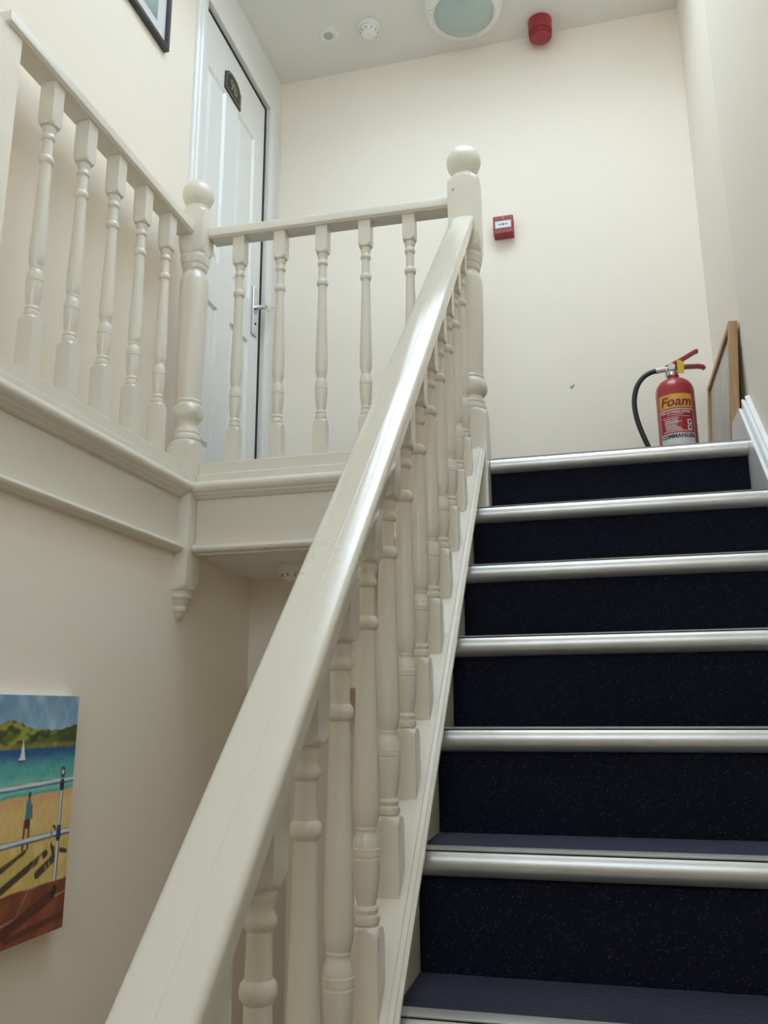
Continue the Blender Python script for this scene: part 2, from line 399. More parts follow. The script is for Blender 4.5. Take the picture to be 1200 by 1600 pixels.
# ------------------------------------------------------------------ door on the landing
door = struct_root('door_1', (UX, DY0, 0))
leaf = MB()
LY0, LY1, LZ = 0.156, 0.790, 2.034
lx0, lx1 = UX-0.045, UX-0.004
ym = (LY0+LY1)/2
cols = [(LY0+.095, LY0+.095+.165), (LY1-.105-.175, LY1-.105)]
cols = [(0.215, 0.383), (0.500, 0.688)]
rows = [(0.22, 0.815), (1.005, 1.80)]
ys = [LY0, cols[0][0], cols[0][1], cols[1][0], cols[1][1], LY1]; zs = [0.008, rows[0][0], rows[0][1], rows[1][0], rows[1][1], LZ]
for i in range(5):
    for j in range(5):
        y0, y1, z0, z1 = ys[i], ys[i+1], zs[j], zs[j+1]
        if i in (1, 3) and j in (1, 3):
            # recessed moulded panel: two bevel steps and a raised field
            steps = [(0, 0), (0.010, -0.010), (0.016, -0.010), (0.034, -0.003)]
            R = []
            for d, e in steps:
                R.append([(lx1+e, y0+d, z0+d), (lx1+e, y1-d, z0+d), (lx1+e, y1-d, z1-d), (lx1+e, y0+d, z1-d)])
            leaf.rings(R, cap=False)
            k = len(leaf.v)-4; leaf.f.append((k, k+1, k+2, k+3))
        else:
            leaf.add([(lx1, y0, z0), (lx1, y1, z0), (lx1, y1, z1), (lx1, y0, z1)], [(0, 1, 2, 3)])
leaf.add([(lx1, LY0, .008), (lx1, LY1, .008), (lx1, LY1, LZ), (lx1, LY0, LZ), (lx0, LY0, .008), (lx0, LY1, .008), (lx0, LY1, LZ), (lx0, LY0, LZ)],
         [(4, 7, 6, 5), (0, 4, 5, 1), (1, 5, 6, 2), (2, 6, 7, 3), (3, 7, 4, 0)])
leaf.build('door_leaf', M['white'], door, sharp=20)
MB().box((UX-T-.02, DY0, 0), (UX-T, DY1, DZ)).build('door_backing', M['dark'], door)
MB().box((lx1-.022, LY1+.0005, 0.004), (lx1-.0005, DY1-.0005, DZ-.0005)).box((lx1-.022, DY0, LZ+.0005), (lx1-.0005, LY1+.0005, DZ-.0005)).build('door_gap_shade', M['dark'], door)  # black strips stand in for the shadow gap beside and above the leaf
ar = MB()
AP = [(0, 0), (.016, 0), (.018, .006), (.018, .030), (.013, .036), (.013, .052), (.008, .058), (.008, .066), (0, .066)]   # (proud, away from opening)
ar.prism([(v, u) for u, v in AP], (UX+.0005, DY0+.002, 0), (0, -1, 0), (1, 0, 0), (0, 0, 1), 0, lambda u, v: DZ+u)
ar.prism([(v*2.3, u) for u, v in AP], (UX+.0005, DY1, 0), (0, 1, 0), (1, 0, 0), (0, 0, 1), 0, lambda u, v: DZ+u/2.3)
ar.prism([(v, u) for u, v in AP], (UX+.0005, 0, DZ), (0, 0, 1), (1, 0, 0), (0, 1, 0), lambda u, v: DY0+.002-u, lambda u, v: DY1+u*2.3)
ar.build('architrave', M['white'], door)
MB().box((UX+.0005, DY0-.064, DZ+.0665), (UX+.005, YB-.001, CEIL-.001)).build('over_panel', M['white'], door)
# lever handle on a long plate
hp = MB(); y0, y1 = 0.712, 0.762
hp.box((lx1, y0, 0.862), (lx1+.009, y1, 1.085))
pp = hp.build('handle_plate', M['chrome'], door, bevel=.003); pp['label'] = 'chrome long backplate with keyhole'
hb = MB()
hb.lathe([(0, .011), (.035, .0105), (.042, .012), (.050, .011)], (lx1+.009, 0.737, 0.990), 16, 'x')
hb.tube([(lx1+.052, .737, .990), (lx1+.053, .765, .992), (lx1+.051, .80, 1.003), (lx1+.046, .835, 1.022), (lx1+.040, .850, 1.040)], [.0105, .0095, .0085, .0075, .006], 10)
hb.build('lever', M['chrome'], pp)
MB().lathe([(0, .006), (.0012, .006)], (lx1+.0092, .737, .915), 12, 'x').build('keyhole', M['dark'], pp)
# number plate with arched top
NY, NZ = 0.438, 1.868
def plate(hw, hh, d, x):
    m_ = MB(); pr = [(-hw, -hh), (hw, -hh), (hw, hh*.42)] + [(hw*.86, hh*.42), ] + [(hw*.86*cos(a), hh*.42+hh*.58*sin(a)) for a in np.linspace(0.25, pi-0.25, 9)] + [(-hw*.86, hh*.42), (-hw, hh*.42)]
    return m_.prism(pr, (x, NY, NZ), (0, 1, 0), (0, 0, 1), (1, 0, 0), 0, d)
npl = plate(.078, .056, .006, lx1).build('number_plate', M['brass'], door); npl['label'] = 'dark arched plate with relief number'
rim = MB()
def ring2d(hw, hh):
    return [(-hw, -hh), (hw, -hh), (hw, hh*.42), (hw*.86, hh*.42)] + [(hw*.86*cos(a), hh*.42+hh*.58*sin(a)) for a in np.linspace(0.25, pi-0.25, 9)] + [(-hw*.86, hh*.42), (-hw, hh*.42)]
o_, i_ = ring2d(.072, .051), ring2d(.067, .047)
n_ = len(o_); vs = [(lx1+.0068, NY+a, NZ+b) for a, b in o_+i_]
rim.add(vs, [(i, (i+1) % n_, n_+(i+1) % n_, n_+i) for i in range(n_)])
rim.build('rim_line', M['pewter'], npl)
tv, tfc = text_mesh('9b', .072, .0012)
MB().add([(lx1+.0075, NY+x, NZ-.004+y) for x, y, z in tv], tfc).build('numeral', M['pewter'], npl)

# ------------------------------------------------------------------ staircase
NST = 12
st = thing('staircase', 'straight flight of navy carpeted steps with aluminium nosings rising to the landing', 'staircase', (0.45, -1.1, ZF))
def nosing_profile():
    # u forward (towards the foot of the flight), v up, top at 0
    return [(-.036, .0005), (-.036, .0024), (-.008, .0024), (-.003, .0012)] + arc(-.0185, -.020, .0225, 52, -48, 10) + [(-.008, -.041), (-.018, -.043), (-.018, -.038), (-.009, -.035), (-.005, -.022), (-.010, .0005)]
def step(k):
    z, y = -k*RISE, -k*G
    x0 = XS+.0005 if k else 0.107
    x1 = XRS-.0005
    if k:
        trd = MB().box((x0, y+.004, z-.028), (x1, y+G-.051 if k == 1 else y+G+.018, z))
        if k == 1: trd.box((.107, y+G-.051, z-.028), (x1, y+G+.018, z))
        trd = trd.build('tread', M['carpet'], st, loc=((x0+x1)/2, y, z))
    r = MB().box((x0, y+.020, z-RISE+.0005), (x1, y+.034, z-.0285)).build('riser', M['carpet'], st, loc=((x0+x1)/2, y+.02, z-.1))
    MB().prism(nosing_profile(), (0, y, z), (0, -1, 0), (0, 0, 1), (1, 0, 0), x0, x1).build('nosing', M['alu'], st, loc=((x0+x1)/2, y, z), sharp=50)
for k in range(0, NST+1): step(k)
# outer string with moulded capping (v = height above the pitch line, vertical)
Y_LO, Y_HI = -2.42, -0.0505
STR = [(.036, -.34), (.0735, -.34), (.0735, .040), (.090, .040), (.0925, .047), (.098, .049), (.1005, .054), (.1005, .063), (.097, .066), (.0945, .066), (.094, .0705), (.0865, .072), (.086, .076), (.0770, .077), (.0765, .070), (.004, .070), (.004, .040), (.036, .040)]
ss = MB().prism(STR, (0, 0, 0), (1, 0, 0), (0, 0, 1), (0, 1, SL), Y_LO, Y_HI)
ss.build('string_board', M['wood'], st, loc=(.05, -.05, 0), sharp=25)
# wall string
WST = [(XRS, -.34), (XRS, .033), (XRS+.0015, .035), (XRS+.005, .0355), (XRS+.0055, .032), (XRS+.0085, .032), (XRS+.0095, .058), (XRS+.0115, .062), (XRS+.0155, .0625), (XRS+.016, .058), (XRS+.0195, .058), (XRS+.0205, .070), (XRS+.0285, .0735), (XRS+.031, .0745), (XW-.0005, .0745), (XW-.0005, -.34)]
wsb = MB().prism(WST, (0, 0, 0), (1, 0, 0), (0, 0, 1), (0, 1, SL), Y_LO, 0.085)
wsb.prism([(0.085, .001), (0.255, .001), (0.245, .075), (0.215, .118), (0.085, .118)], (XRS, 0, 0), (0, 1, 0), (0, 0, 1), (1, 0, 0), 0, .016)
wsb.build('wall_string', M['white'], st, loc=(XRS, 0, 0), sharp=25)

# ------------------------------------------------------------------ newel posts
def newel(name, x, y, half, prof, label):
    t_ = thing(name, label, 'newel post', (x, y, prof[0][0]))
    post = MB(); turned(post, [p for p in prof], half, n=40, O=(x, y))
    post.build('post', M['wood'], t_, loc=(x, y, prof[0][0]), sharp=28)
    return t_
def finial(t_, x, y, zn, zc, r):
    b = MB(); pr = [(zn-.012, .040), (zn-.006, .044), (zn-.001, .042), (zn+.003, .034)]
    for i in range(3, 25):
        a = -pi/2 + pi*i/24
        pr.append((zc+r*sin(a), r*cos(a)))
    b.lathe(pr, (x, y, 0), 40); b.build('ball_finial', M['wood'], t_, loc=(x, y, zn), sharp=50)
H = 0.0495
PR = [(-.30, BIG), (.112, BIG)] + shoulder(.112, .150, H) + [(.152, .041), (.156, .0455), (.162, .0465), (.168, .0445), (.171, .041), (.177, .0425), (.184, .040), (.190, .037), (.196, .037),
     (.201, .042), (.209, .0485), (.220, .0525), (.232, .0525), (.243, .049), (.249, .044), (.252, .041), (.255, .0425), (.260, .0425), (.264, .0400),
     (.275, .0405), (.33, .0425), (.40, .0450), (.47, .0468), (.54, .0475), (.580, .0470), (.594, .044), (.603, .0385), (.608, .0365), (.614, .0365), (.617, .040),
     (.625, .043), (.634, .043), (.637, .0455), (.647, .0475), (.650, .0475), (.653, .049), (.662, .0515), (.668, .051)] + shoulder(.735, .669, H)[::-1] + [(.737, BIG), (.905, BIG)] + shoulder(.905, .940, H) + [(.941, .036)]
nr = newel('newel_post', 0.056, 0.0, H, PR, 'ivory ball-topped newel post at the head of the stairs, touching the top step')
finial(nr, 0.056, 0, .953, 1.008, .0555)
MB().lathe([(0, .004), (.004, .006), (.006, .003)], (0.027, -H-.006, .888), 12, 'y').build('peg', M['wood'], nr)
HL = 0.0445
PL = [(-.446, .002), (-.442, .009), (-.434, .0145), (-.426, .017), (-.422, .019), (-.419, .024), (-.414, .0265), (-.409, .0265), (-.405, .024), (-.402, .0245), (-.392, .0275), (-.384, .032), (-.381, .034), (-.379, .038), (-.373, .0405), (-.367, .040), (-.365, .036), (-.360, .0365), (-.355, .0385)]
PL += [(a, b) for a, b in shoulder(-.305, -.353, HL)[::-1]] + [(-.303, BIG), (.098, BIG)] + shoulder(.098, .136, HL) + \
     [(.138, .038), (.142, .0425), (.150, .0435), (.156, .042), (.160, .039), (.166, .0405), (.176, .038), (.186, .034), (.196, .0335), (.206, .036), (.214, .042), (.224, .0485), (.236, .0515),
      (.246, .0505), (.256, .046), (.262, .041), (.266, .040), (.270, .0415), (.276, .0415), (.280, .039), (.30, .0400), (.36, .0425), (.44, .0450), (.55, .0468), (.66, .0475), (.71, .0468),
      (.728, .0435), (.738, .0375), (.744, .0355), (.751, .0355), (.754, .039), (.764, .0425), (.770, .0425), (.773, .045), (.783, .0475), (.787, .0475), (.790, .049), (.800, .0505), (.806, .0495)] + \
     [(a, b) for a, b in shoulder(.862, .808, HL)[::-1]] + [(.864, BIG), (.945, BIG)] + shoulder(.945, .985, HL) + [(.986, .033)]
PL = [(-.727+(z+.727)*.985, r) for z, r in PL]
NLX, NLY = -.869, -.035
nl = newel('newel_post.001', NLX, NLY, HL, PL, 'ivory ball-topped newel post on the landing corner with hanging turned pendant')
finial(nl, NLX, NLY, .970, 1.023, .0545)

# ------------------------------------------------------------------ balustrades
# gallery / landing handrail profile (u across, v up)
GR = [(-.034, .846), (-.036, .849), (-.036, .868), (-.034, .876), (-.027, .882), (-.012, .886), (.012, .886), (.027, .882), (.034, .876), (.036, .868), (.036, .849), (.034, .846), (.030, .844), (.029, .842), (-.029, .842), (-.030, .844)]
BASE = [(-.032, .0115), (.029, .0115), (.029, .050), (.027, .052), (-.014, .052), (-.020, .051), (-.020, .062), (-.032, .062)]
lb = thing('landing_balustrade', 'short level ivory balustrade across the landing between the two newel posts', 'balustrade', (-0.415, 0, 0))
dz = -.004
tilt = -.022           # the old rail is not quite level
MB().prism([(u, v+dz) for u, v in GR], (0, 0, 0), (0, -1, 0), (0, 0, 1), (1, 0, tilt), -.8235, .0058).build('handrail', M['wood'], lb, loc=(-.415, 0, .85), sharp=25)
MB().prism(BASE, (0, 0, 0), (0, -1, 0), (0, 0, 1), (1, 0, 0), -.8235, .0058).build('base_rail', M['wood'], lb, loc=(-.415, 0, .03), sharp=25)
gb = MB(); turned(gb, baluster_profile(0.0525, 0.862, .170, .995), .0205); gme = gb.mesh('baluster', M['wood'], 28)
gb = MB(); turned(gb, baluster_profile(0.0525, 0.8515, .203, .90, .0213), .0213); ame = gb.mesh('baluster', M['wood'], 28)
def put(me, parent, loc):
    o = bpy.data.objects.new('baluster', me); C.objects.link(o); o.parent = parent
    o.location = tuple(np.array(loc)-np.array(parent.location)); return o
for i in range(5):
    x = -0.719+0.1480*i
    put(gme, lb, (x, 0, 0))         # the block tops are housed in the rail
ga = thing('gallery_balustrade', 'level ivory balustrade along the gallery on the left wall above the painting', 'balustrade', (WX, -.5, 0))
dz = .010; yc = -0.978
rr = MB().prism([(u, v+dz) for u, v in GR], (WX, 0, 0), (1, 0, 0), (0, 0, 1), (0, 1, 0), lambda u, v: yc-u, -.0805)
rr.prism([(u, v+dz) for u, v in GR], (0, yc, 0), (0, -1, 0), (0, 0, 1), (1, 0, 0), UX, lambda u, v: WX+u)
rr.build('handrail', M['wood'], ga, loc=(WX, -.5, .85), sharp=25)
MB().prism(BASE, (WX, 0, 0), (1, 0, 0), (0, 0, 1), (0, 1, 0), -0.954, -.0805).build('base_rail', M['wood'], ga, loc=(WX, -.5, .03), sharp=25)
for i in range(5): put(ame, ga, (WX, -0.800+0.1525*i, 0))
# stair balustrade
sb = thing('stair_balustrade', 'sloping ivory balustrade with glossy moulded handrail beside the carpeted steps', 'balustrade', (0.053, -1.1, -1.0))
ln = sqrt(1+SL*SL); A = np.array([0, 1, SL])/ln; V = np.array([0, -SL, 1])/ln; XC = 0.0525
SR = [(-.022, -.034), (.022, -.034), (.024, -.022), (.0335, -.019), (.0372, -.013), (.0375, -.002)]
SR += [(.0285+.009*cos(radians(a)), .0035+.009*sin(radians(a))) for a in range(0, 81, 16)]
crown = lambda u: .0125+.0022*(1-(u/.0285)**2)
SR += [(.022, crown(.022)), (.015, crown(.015)), (.009, crown(.009)), (.0062, crown(.0062)), (.0052, crown(.005)-.0005), (.0042, crown(.004)), (-.002, crown(.002)), (-.009, crown(.009)), (-.016, crown(.016)), (-.022, crown(.022))]
SR += [(-.0285+.009*cos(radians(a)), .0035+.009*sin(radians(a))) for a in range(100, 181, 16)]
SR += [(-.0375, -.002), (-.0372, -.013), (-.0335, -.019), (-.024, -.022)]
RO = np.array([XC, 0, 0.815])           # widest line: z = .815 + SL*y
yend = -H-.0005
def cut(y): return lambda u, v: (y - v*V[1])/A[1]
MB().prism(SR, RO, (1, 0, 0), V, A, cut(-2.30), cut(yend)).build('handrail', M['rail'], sb, loc=(XC, -1.1, -.3), sharp=22)
dy = 0.130
zb = 0.0706; zt = .815-.034*ln-.001
bl = MB(); turned(bl, baluster_profile(zb, zt, zb+.094, .872, .0212), .0212, shear0=SL, shear1=SL); sme = bl.mesh('baluster', M['wood'], 28)
for i in range(16):
    y = -.145-dy*i
    put(sme, sb, (XC, y, SL*y))

# ------------------------------------------------------------------ ceiling fittings
t_ = thing('ceiling_lamp', 'large round bulkhead lamp with pale green glass on the ceiling', 'lamp', (-.022, .705, CEIL))
O = (-.022, .705, CEIL)
MB().lathe([(-.050, .128), (-.054, .131), (-.056, .140), (-.050, .156), (-.034, .168), (-.012, .171), (0, .171)], O, 56).build('trim_ring', M['plastic'], t_)
MB().lathe([(-.092, .004), (-.091, .030), (-.086, .066), (-.077, .096), (-.064, .118), (-.052, .1285), (-.046, .1285)], O, 56).build('diffuser', M['opal'], t_)
for a in (200, 320, 80):
    MB().lathe([(-.058, .003), (-.0575, .0055), (-.052, .0065)], (O[0]+.146*cos(radians(a)), O[1]+.146*sin(radians(a)), O[2]), 12).build('screw', M['chrome'], t_)
def smoke_detector(name, O, label, k=1.0):
    t_ = thing(name, label, 'smoke detector', O)
    MB().lathe([(-.022*k, .040*k), (-.022*k, .050*k), (-.018*k, .0525*k), (-.004, .0525*k), (0, .0515*k)], O, 40).build('base', M['plastic'], t_)
    MB().lathe([(-.054*k, .003), (-.0535*k, .018*k), (-.051*k, .024*k), (-.047*k, .027*k), (-.046*k, .027*k), (-.042*k, .036*k), (-.030*k, .040*k), (-.022*k, .041*k)], O, 40).build('chamber', M['plastic'], t_)
    for i in range(10):
        a = 2*pi*(i+.35)/10
        c, s_ = cos(a), sin(a); q = MB()
        U = np.array([-s_, c, 0]); V_ = np.array([c*.4, s_*.4, .9]); N = np.array([c, s_, -.35])
        b0 = np.array(O)+np.array([c, s_, 0])*.0385*k+np.array([0, 0, -.036*k])
        q.prism([(-.0020, -.006), (.0020, -.006), (.0020, .006), (-.0020, .006)], b0, U, V_, N, -.002, .0016)
        q.build('vent_slot', M['greyplastic'], t_)
smoke_detector('smoke_detector', (-.458, .722, CEIL), 'white round smoke detector on the upper landing ceiling beside the round lamp')
smoke_detector('smoke_detector.001', (-.606, .262, -.245), 'white smoke detector in shadow under the landing behind the stair handrail', .95)
t_ = thing('ceiling_sensor', 'small round flush sensor with grey centre on the ceiling near the door', 'sensor', (-.652, .722, CEIL))
MB().lathe([(-.007, .024), (-.008, .030), (-.009, .036), (-.006, .043), (0, .045)], (-.652, .722, CEIL), 36).build('bezel', M['plastic'], t_)
MB().lathe([(-.0075, .002), (-.0075, .0225), (-.004, .024)], (-.652, .722, CEIL), 28).build('lens', M['midgrey'], t_)
t_ = thing('downlight', 'small white ceiling fitting at the very top edge of the picture', 'light fitting', (-.582, .507, CEIL))
MB().lathe([(-.010, .022), (-.013, .027), (-.012, .033), (-.004, .037), (0, .037)], (-.582, .507, CEIL), 32).build('bezel', M['plastic'], t_)
MB().lathe([(-.012, .002), (-.011, .015), (-.008, .0218)], (-.582, .507, CEIL), 24).build('lens', M['mat'], t_)
SO = (.298, .893, CEIL)
t_ = thing('alarm_sounder', 'red cylindrical fire alarm sounder on the ceiling by the back wall', 'alarm', SO)
MB().lathe([(-.062, .050), (-.060, .0525), (-.004, .0535), (0, .0535)], SO, 40).build('base', M['redplastic'], t_)
sd = MB().lathe([(-.092, .003), (-.092, .034), (-.090, .040), (-.086, .044), (-.066, .0475), (-.0625, .0475)], SO, 40).build('horn', M['redplastic'], t_)
for i in range(24):
    a = 2*pi*i/24; c, s_ = cos(a), sin(a)
    q = MB().prism([(-.002, -.085), (.002, -.085), (.002, -.067), (-.002, -.067)], (SO[0], SO[1], SO[2]), (-s_, c, 0), (0, 0, 1), (c, s_, 0), .0440, .0490)
    q.build('rib', M['redplastic'], sd)

# ------------------------------------------------------------------ call point
cx_, cz_, cf = .092, 1.335, YB-.052
t_ = thing('fire_call_point', 'square red break-glass fire call point on the back wall', 'call point', (cx_, YB, cz_))
h = .0435
cs = MB().box((cx_-h, cf, cz_-h), (cx_+h, YB-.0005, cz_+h)).build('case', M['redplastic'], t_, bevel=.004)
MB().box((cx_-.036, cf-.0012, cz_-.018), (cx_+.036, cf+.001, cz_+.021)).build('bezel', M['dark'], t_)
pw = MB().box((cx_-.0345, cf-.0022, cz_-.0175), (cx_+.0345, cf, cz_+.017)).build('glass_panel', M['labelwhite'], t_)
ic = MB()
ic.prism(arc(0, 0, .0042, 0, 330, 11), (cx_, cf-.0024, cz_), (1, 0, 0), (0, 0, 1), (0, -1, 0), 0, .0006)
for sg in (-1, 1):
    ic.prism([(sg*.008, 0), (sg*.013, .0040), (sg*.013, .0015), (sg*.020, .0015), (sg*.020, -.0015), (sg*.013, -.0015), (sg*.013, -.0040)], (cx_, cf-.0024, cz_), (1, 0, 0), (0, 0, 1), (0, -1, 0), 0, .0006)
ic.build('symbol', M['inkdark'], pw)
MB().lathe([(-.0015, .002), (0, .003)], (cx_+.001, cf, cz_+.032), 12, 'y').build('indicator', M['labelwhite'], t_)
MB().box((cx_-.0008, cf-.0006, cz_-.030), (cx_+.0008, cf, cz_-.020)).build('key_slot', M['dark'], t_)

# chipped plaster on the back wall
ch = MB()
ch.prism([(-.004, -.010), (.001, -.011), (.004, -.003), (.009, .000), (.010, .009), (.006, .011), (.004, .004), (-.003, .001), (-.010, -.001), (-.006, -.005)], (.342, YB, .577), (1, 0, 0), (0, 0, 1), (0, -1, 0), 0, .0008)
tag(ch.build('plaster_chip', M['greyplastic']), 'small dark chip in the plaster of the back wall left of the extinguisher', 'chip')

# ------------------------------------------------------------------ fire extinguisher
EX, EY, ER = .692, .50, .0635
t_ = thing('fire_extinguisher', 'red foam fire extinguisher with black hose standing on the landing', 'fire extinguisher', (EX, EY, 0))
body = MB().lathe([(.0, .056), (.004, .061), (.012, ER), (.330, ER), (.345, .0625), (.358, .058), (.370, .050), (.379, .038), (.384, .026), (.386, .020), (.398, .019)], (EX, EY, 0), 48).build('cylinder', M['red'], t_)
# label wrapped round the cylinder; angle 0 faces the stairs, slightly to the left
A0 = radians(-90-6)
def wrap(vs, r): return [(EX+r*cos(A0+x/ER), EY+r*sin(A0+x/ER), z) for x, z in vs]
def patch(x0, x1, z0, z1, r, n=16):
    q = MB(); vs = []
    for i in range(n+1):
        x = x0+(x1-x0)*i/n; vs += [(x, z0), (x, z1)]
    return q.add(wrap(vs, r), [(2*i, 2*i+2, 2*i+3, 2*i+1) for i in range(n)])
lw = .068
ly = patch(-.060, .060, .262, .312, ER+.0006).build('yellow_band', M['labelyellow'], t_); ly['label'] = 'yellow band reading Foam'
lr = patch(-.062, .062, .090, .258, ER+.0005).build('instruction_label', M['labelwhite'], t_)
patch(-.0595, .0595, .1735, .2545, ER+.0008).build('red_field', M['labelred'], lr)
def wtext(body_, size, x, z, m, parent, name, off=0, sh=0, r=.0012, sx=1.0):
    tv, tf_ = text_mesh(body_, size, off, sh)
    MB().add(wrap([(x+a*sx, z+b) for a, b, c in tv], ER+r), tf_).build(name, m, parent)
wtext('Foam', .047, 0.0, .2835, M['inkred'], ly, 'lettering', .0010, .25, .0012, 1.02)
wtext('FIRE EXTINGUISHER', .0115, -.004, .2465, M['inkwhite'], lr, 'heading', .0003)
wtext('AFFF FOAM SPRAY', .007, -.004, .2375, M['inkwhite'], lr, 'heading')
wtext('COMMANDER', .0185, 0, .1625, M['inkdark'], lr, 'lettering', .0007, 0, .0012, 1.0)
for k, (x, w_, z) in enumerate([(-.004, .098, .2305), (-.020, .052, .2235), (-.020, .045, .2165), (-.013, .055, .2115), (-.02, .045, .2065), (-.022, .036, .2005), (-.020, .040, .1955), (-.014, .05, .190), (-.012, .055, .1845), (0, .1, .1785)]):
    patch(x-w_/2, x+w_/2, z, z+(.0026 if k else .0012), ER+.0011, 8).build('print_line', M['inkwhite'], lr)
for z in (.192, .212): patch(.034, .050, z-.009, z+.008, ER+.0011, 6).build('pictogram', M['labelwhite'], lr)
for z in (.194, .214): patch(.038, .046, z-.007, z+.002, ER+.0014, 4).build('pictogram_mark', M['inkdark'], lr)
# valve, levers, tag, hose
vb = MB().lathe([(.396, .020), (.402, .022), (.410, .022), (.416, .016), (.440, .015)], (EX-.005, EY, 0), 20)
vb.lathe([(-.028, .012), (-.010, .016), (.012, .016), (.016, .010)], (EX-.005, EY, .424), 16, 'y')
vb.build('valve', M['chrome'], t_)
def lever(pts, w0, w1, th):
    """strap of channel section along pts in the xz plane"""
    q = MB(); R = []
    P = [np.array(p) for p in pts]
    for i, p in enumerate(P):
        d = P[min(i+1, len(P)-1)]-P[max(i-1, 0)]; d /= np.linalg.norm(d); nrm = np.array([-d[1], d[0]])
        w_ = w0+(w1-w0)*i/(len(P)-1)
        a = p+nrm*th; b = p-nrm*th
        R.append([(EX+b[0], EY-w_, b[1]), (EX+b[0], EY+w_, b[1]), (EX+a[0], EY+w_, a[1]), (EX+a[0], EY-w_, a[1])])
    return q.rings(R)
lever([(-.022, .428), (-.012, .434), (.020, .449), (.055, .468), (.078, .480), (.088, .482)], .014, .010, .006).build('squeeze_lever', M['red'], t_, bevel=.002)
lever([(-.018, .420), (.010, .426), (.045, .428), (.085, .426), (.100, .421), (.104, .414)], .013, .011, .0055).build('carry_handle', M['red'], t_, bevel=.002)
MB().prism([(-.012, .036), (.012, .028), (.014, -.010), (-.006, -.018)], (EX+.022, EY-.024, .412), (1, .2, -.25), (.1, 0, 1), (0, -1, 0), 0, .002).build('safety_tag', M['yellow'], t_)
MB().tube([(EX-.018, EY-.005, .424), (EX-.045, EY-.008, .421), (EX-.056, EY-.008, .419)], [.010, .0095, .011], 14).build('hose_coupling', M['chrome'], t_)
hs = [(-.054, .4195), (-.075, .415), (-.100, .400), (-.121, .372), (-.133, .335), (-.136, .295), (-.131, .250), (-.120, .205), (-.107, .165), (-.095, .130), (-.085, .095), (-.078, .06)]
def smooth(pts, n=4):
    P = [np.array(p, float) for p in pts]; P = [2*P[0]-P[1]]+P+[2*P[-1]-P[-2]]; out = []
    for i in range(1, len(P)-2):
        for k in range(n):
            t = k/n; a, b, c, d = P[i-1:i+3]
            out.append(.5*((2*b)+(-a+c)*t+(2*a-5*b+4*c-d)*t*t+(-a+3*b-3*c+d)*t**3))
    out.append(P[-2]); return out
MB().tube([(EX+p[0], EY-.01, p[1]) for p in smooth(hs)], .0088, 14).build('hose', M['rubber'], t_)
MB().tube([(EX-.079, EY-.01, .065), (EX-.075, EY-.01, .04), (EX-.070, EY-.01, .012)], [.011, .010, .007], 14).build('nozzle', M['rubber'], t_)

# ------------------------------------------------------------------ framed picture leaning on the right wall
FY0, FY1, FH = .345, .955, .512
bx, tx = .826, .862
t_ = thing('leaning_picture', 'pale oak framed picture standing on the landing and leaning on the right wall', 'picture', (bx, (FY0+FY1)/2, 0))
ang = math.atan2(tx-bx, FH); Hh = FH/cos(ang)
N = np.array([-cos(ang), 0, sin(ang)]); Vv = np.array([sin(ang), 0, cos(ang)])     # out of the picture / up it
O_ = np.array([bx, FY0, .0005]); Wd = FY1-FY0
def bar(q, u0, u1, v0, v1, d0, d1):
    vs = [O_+np.array([0, u, 0])+v*Vv+d*N for d in (d0, d1) for u, v in ((u0, v0), (u1, v0), (u1, v1), (u0, v1))]
    q.add(vs, [(0, 1, 2, 3), (7, 6, 5, 4), (0, 4, 5, 1), (1, 5, 6, 2), (2, 6, 7, 3), (3, 7, 4, 0)])
fw = .022
for nm, (u0, u1, v0, v1) in (('stile', (0, fw, 0, Hh)), ('stile', (Wd-fw, Wd, 0, Hh)), ('rail', (fw, Wd-fw, 0, fw)), ('rail', (fw, Wd-fw, Hh-fw, Hh))):
    q = MB(); bar(q, u0, u1, v0, v1, -.028, .0); q.build(nm, M['oak'], t_, bevel=.002)
q = MB(); bar(q, fw, Wd-fw, fw, Hh-fw, -.022, -.012); q.build('print', M['print_pale'], t_)
q = MB(); bar(q, fw, Wd-fw, fw, Hh-fw, -.0075, -.006); q.build('glass', M['glass'], t_)
q = MB(); bar(q, .10, .19, Hh-.12, Hh-.108, -.0118, -.0112); q.build('caption_strip', M['greyplastic'], t_)

# ------------------------------------------------------------------ framed print on the upper wall
PY0, PY1, PZ0, PZ1 = -.74, -.131, 1.552, 2.00
t_ = thing('framed_print', 'charcoal framed seascape print with white mount on the upper left wall by the door', 'picture', (UX, (PY0+PY1)/2, PZ0))
fx0, fx1, fw = UX+.001, UX+.022, .016
for nm, (a0_, a1_, c0, c1) in (('rail', (PY0, PY1, PZ0, PZ0+fw)), ('rail', (PY0, PY1, PZ1-fw, PZ1)), ('stile', (PY0, PY0+fw, PZ0+fw, PZ1-fw)), ('stile', (PY1-fw, PY1, PZ0+fw, PZ1-fw))):
    MB().box((fx0, a0_, c0), (fx1, a1_, c1)).build(nm, M['black_frame'], t_, bevel=.0015)
MB().box((fx0, PY0+fw, PZ0+fw), (fx0+.008, PY1-fw, PZ1-fw)).build('mount', M['mat'], t_)
MB().box((fx0+.008, PY0+fw+.055, PZ0+fw+.055), (fx0+.0085, PY1-fw-.055, PZ1-fw-.055)).build('print', M['print'], t_)
MB().box((fx0+.012, PY0+fw, PZ0+fw), (fx0+.0135, PY1-fw, PZ1-fw)).build('glass', M['glass'], t_)

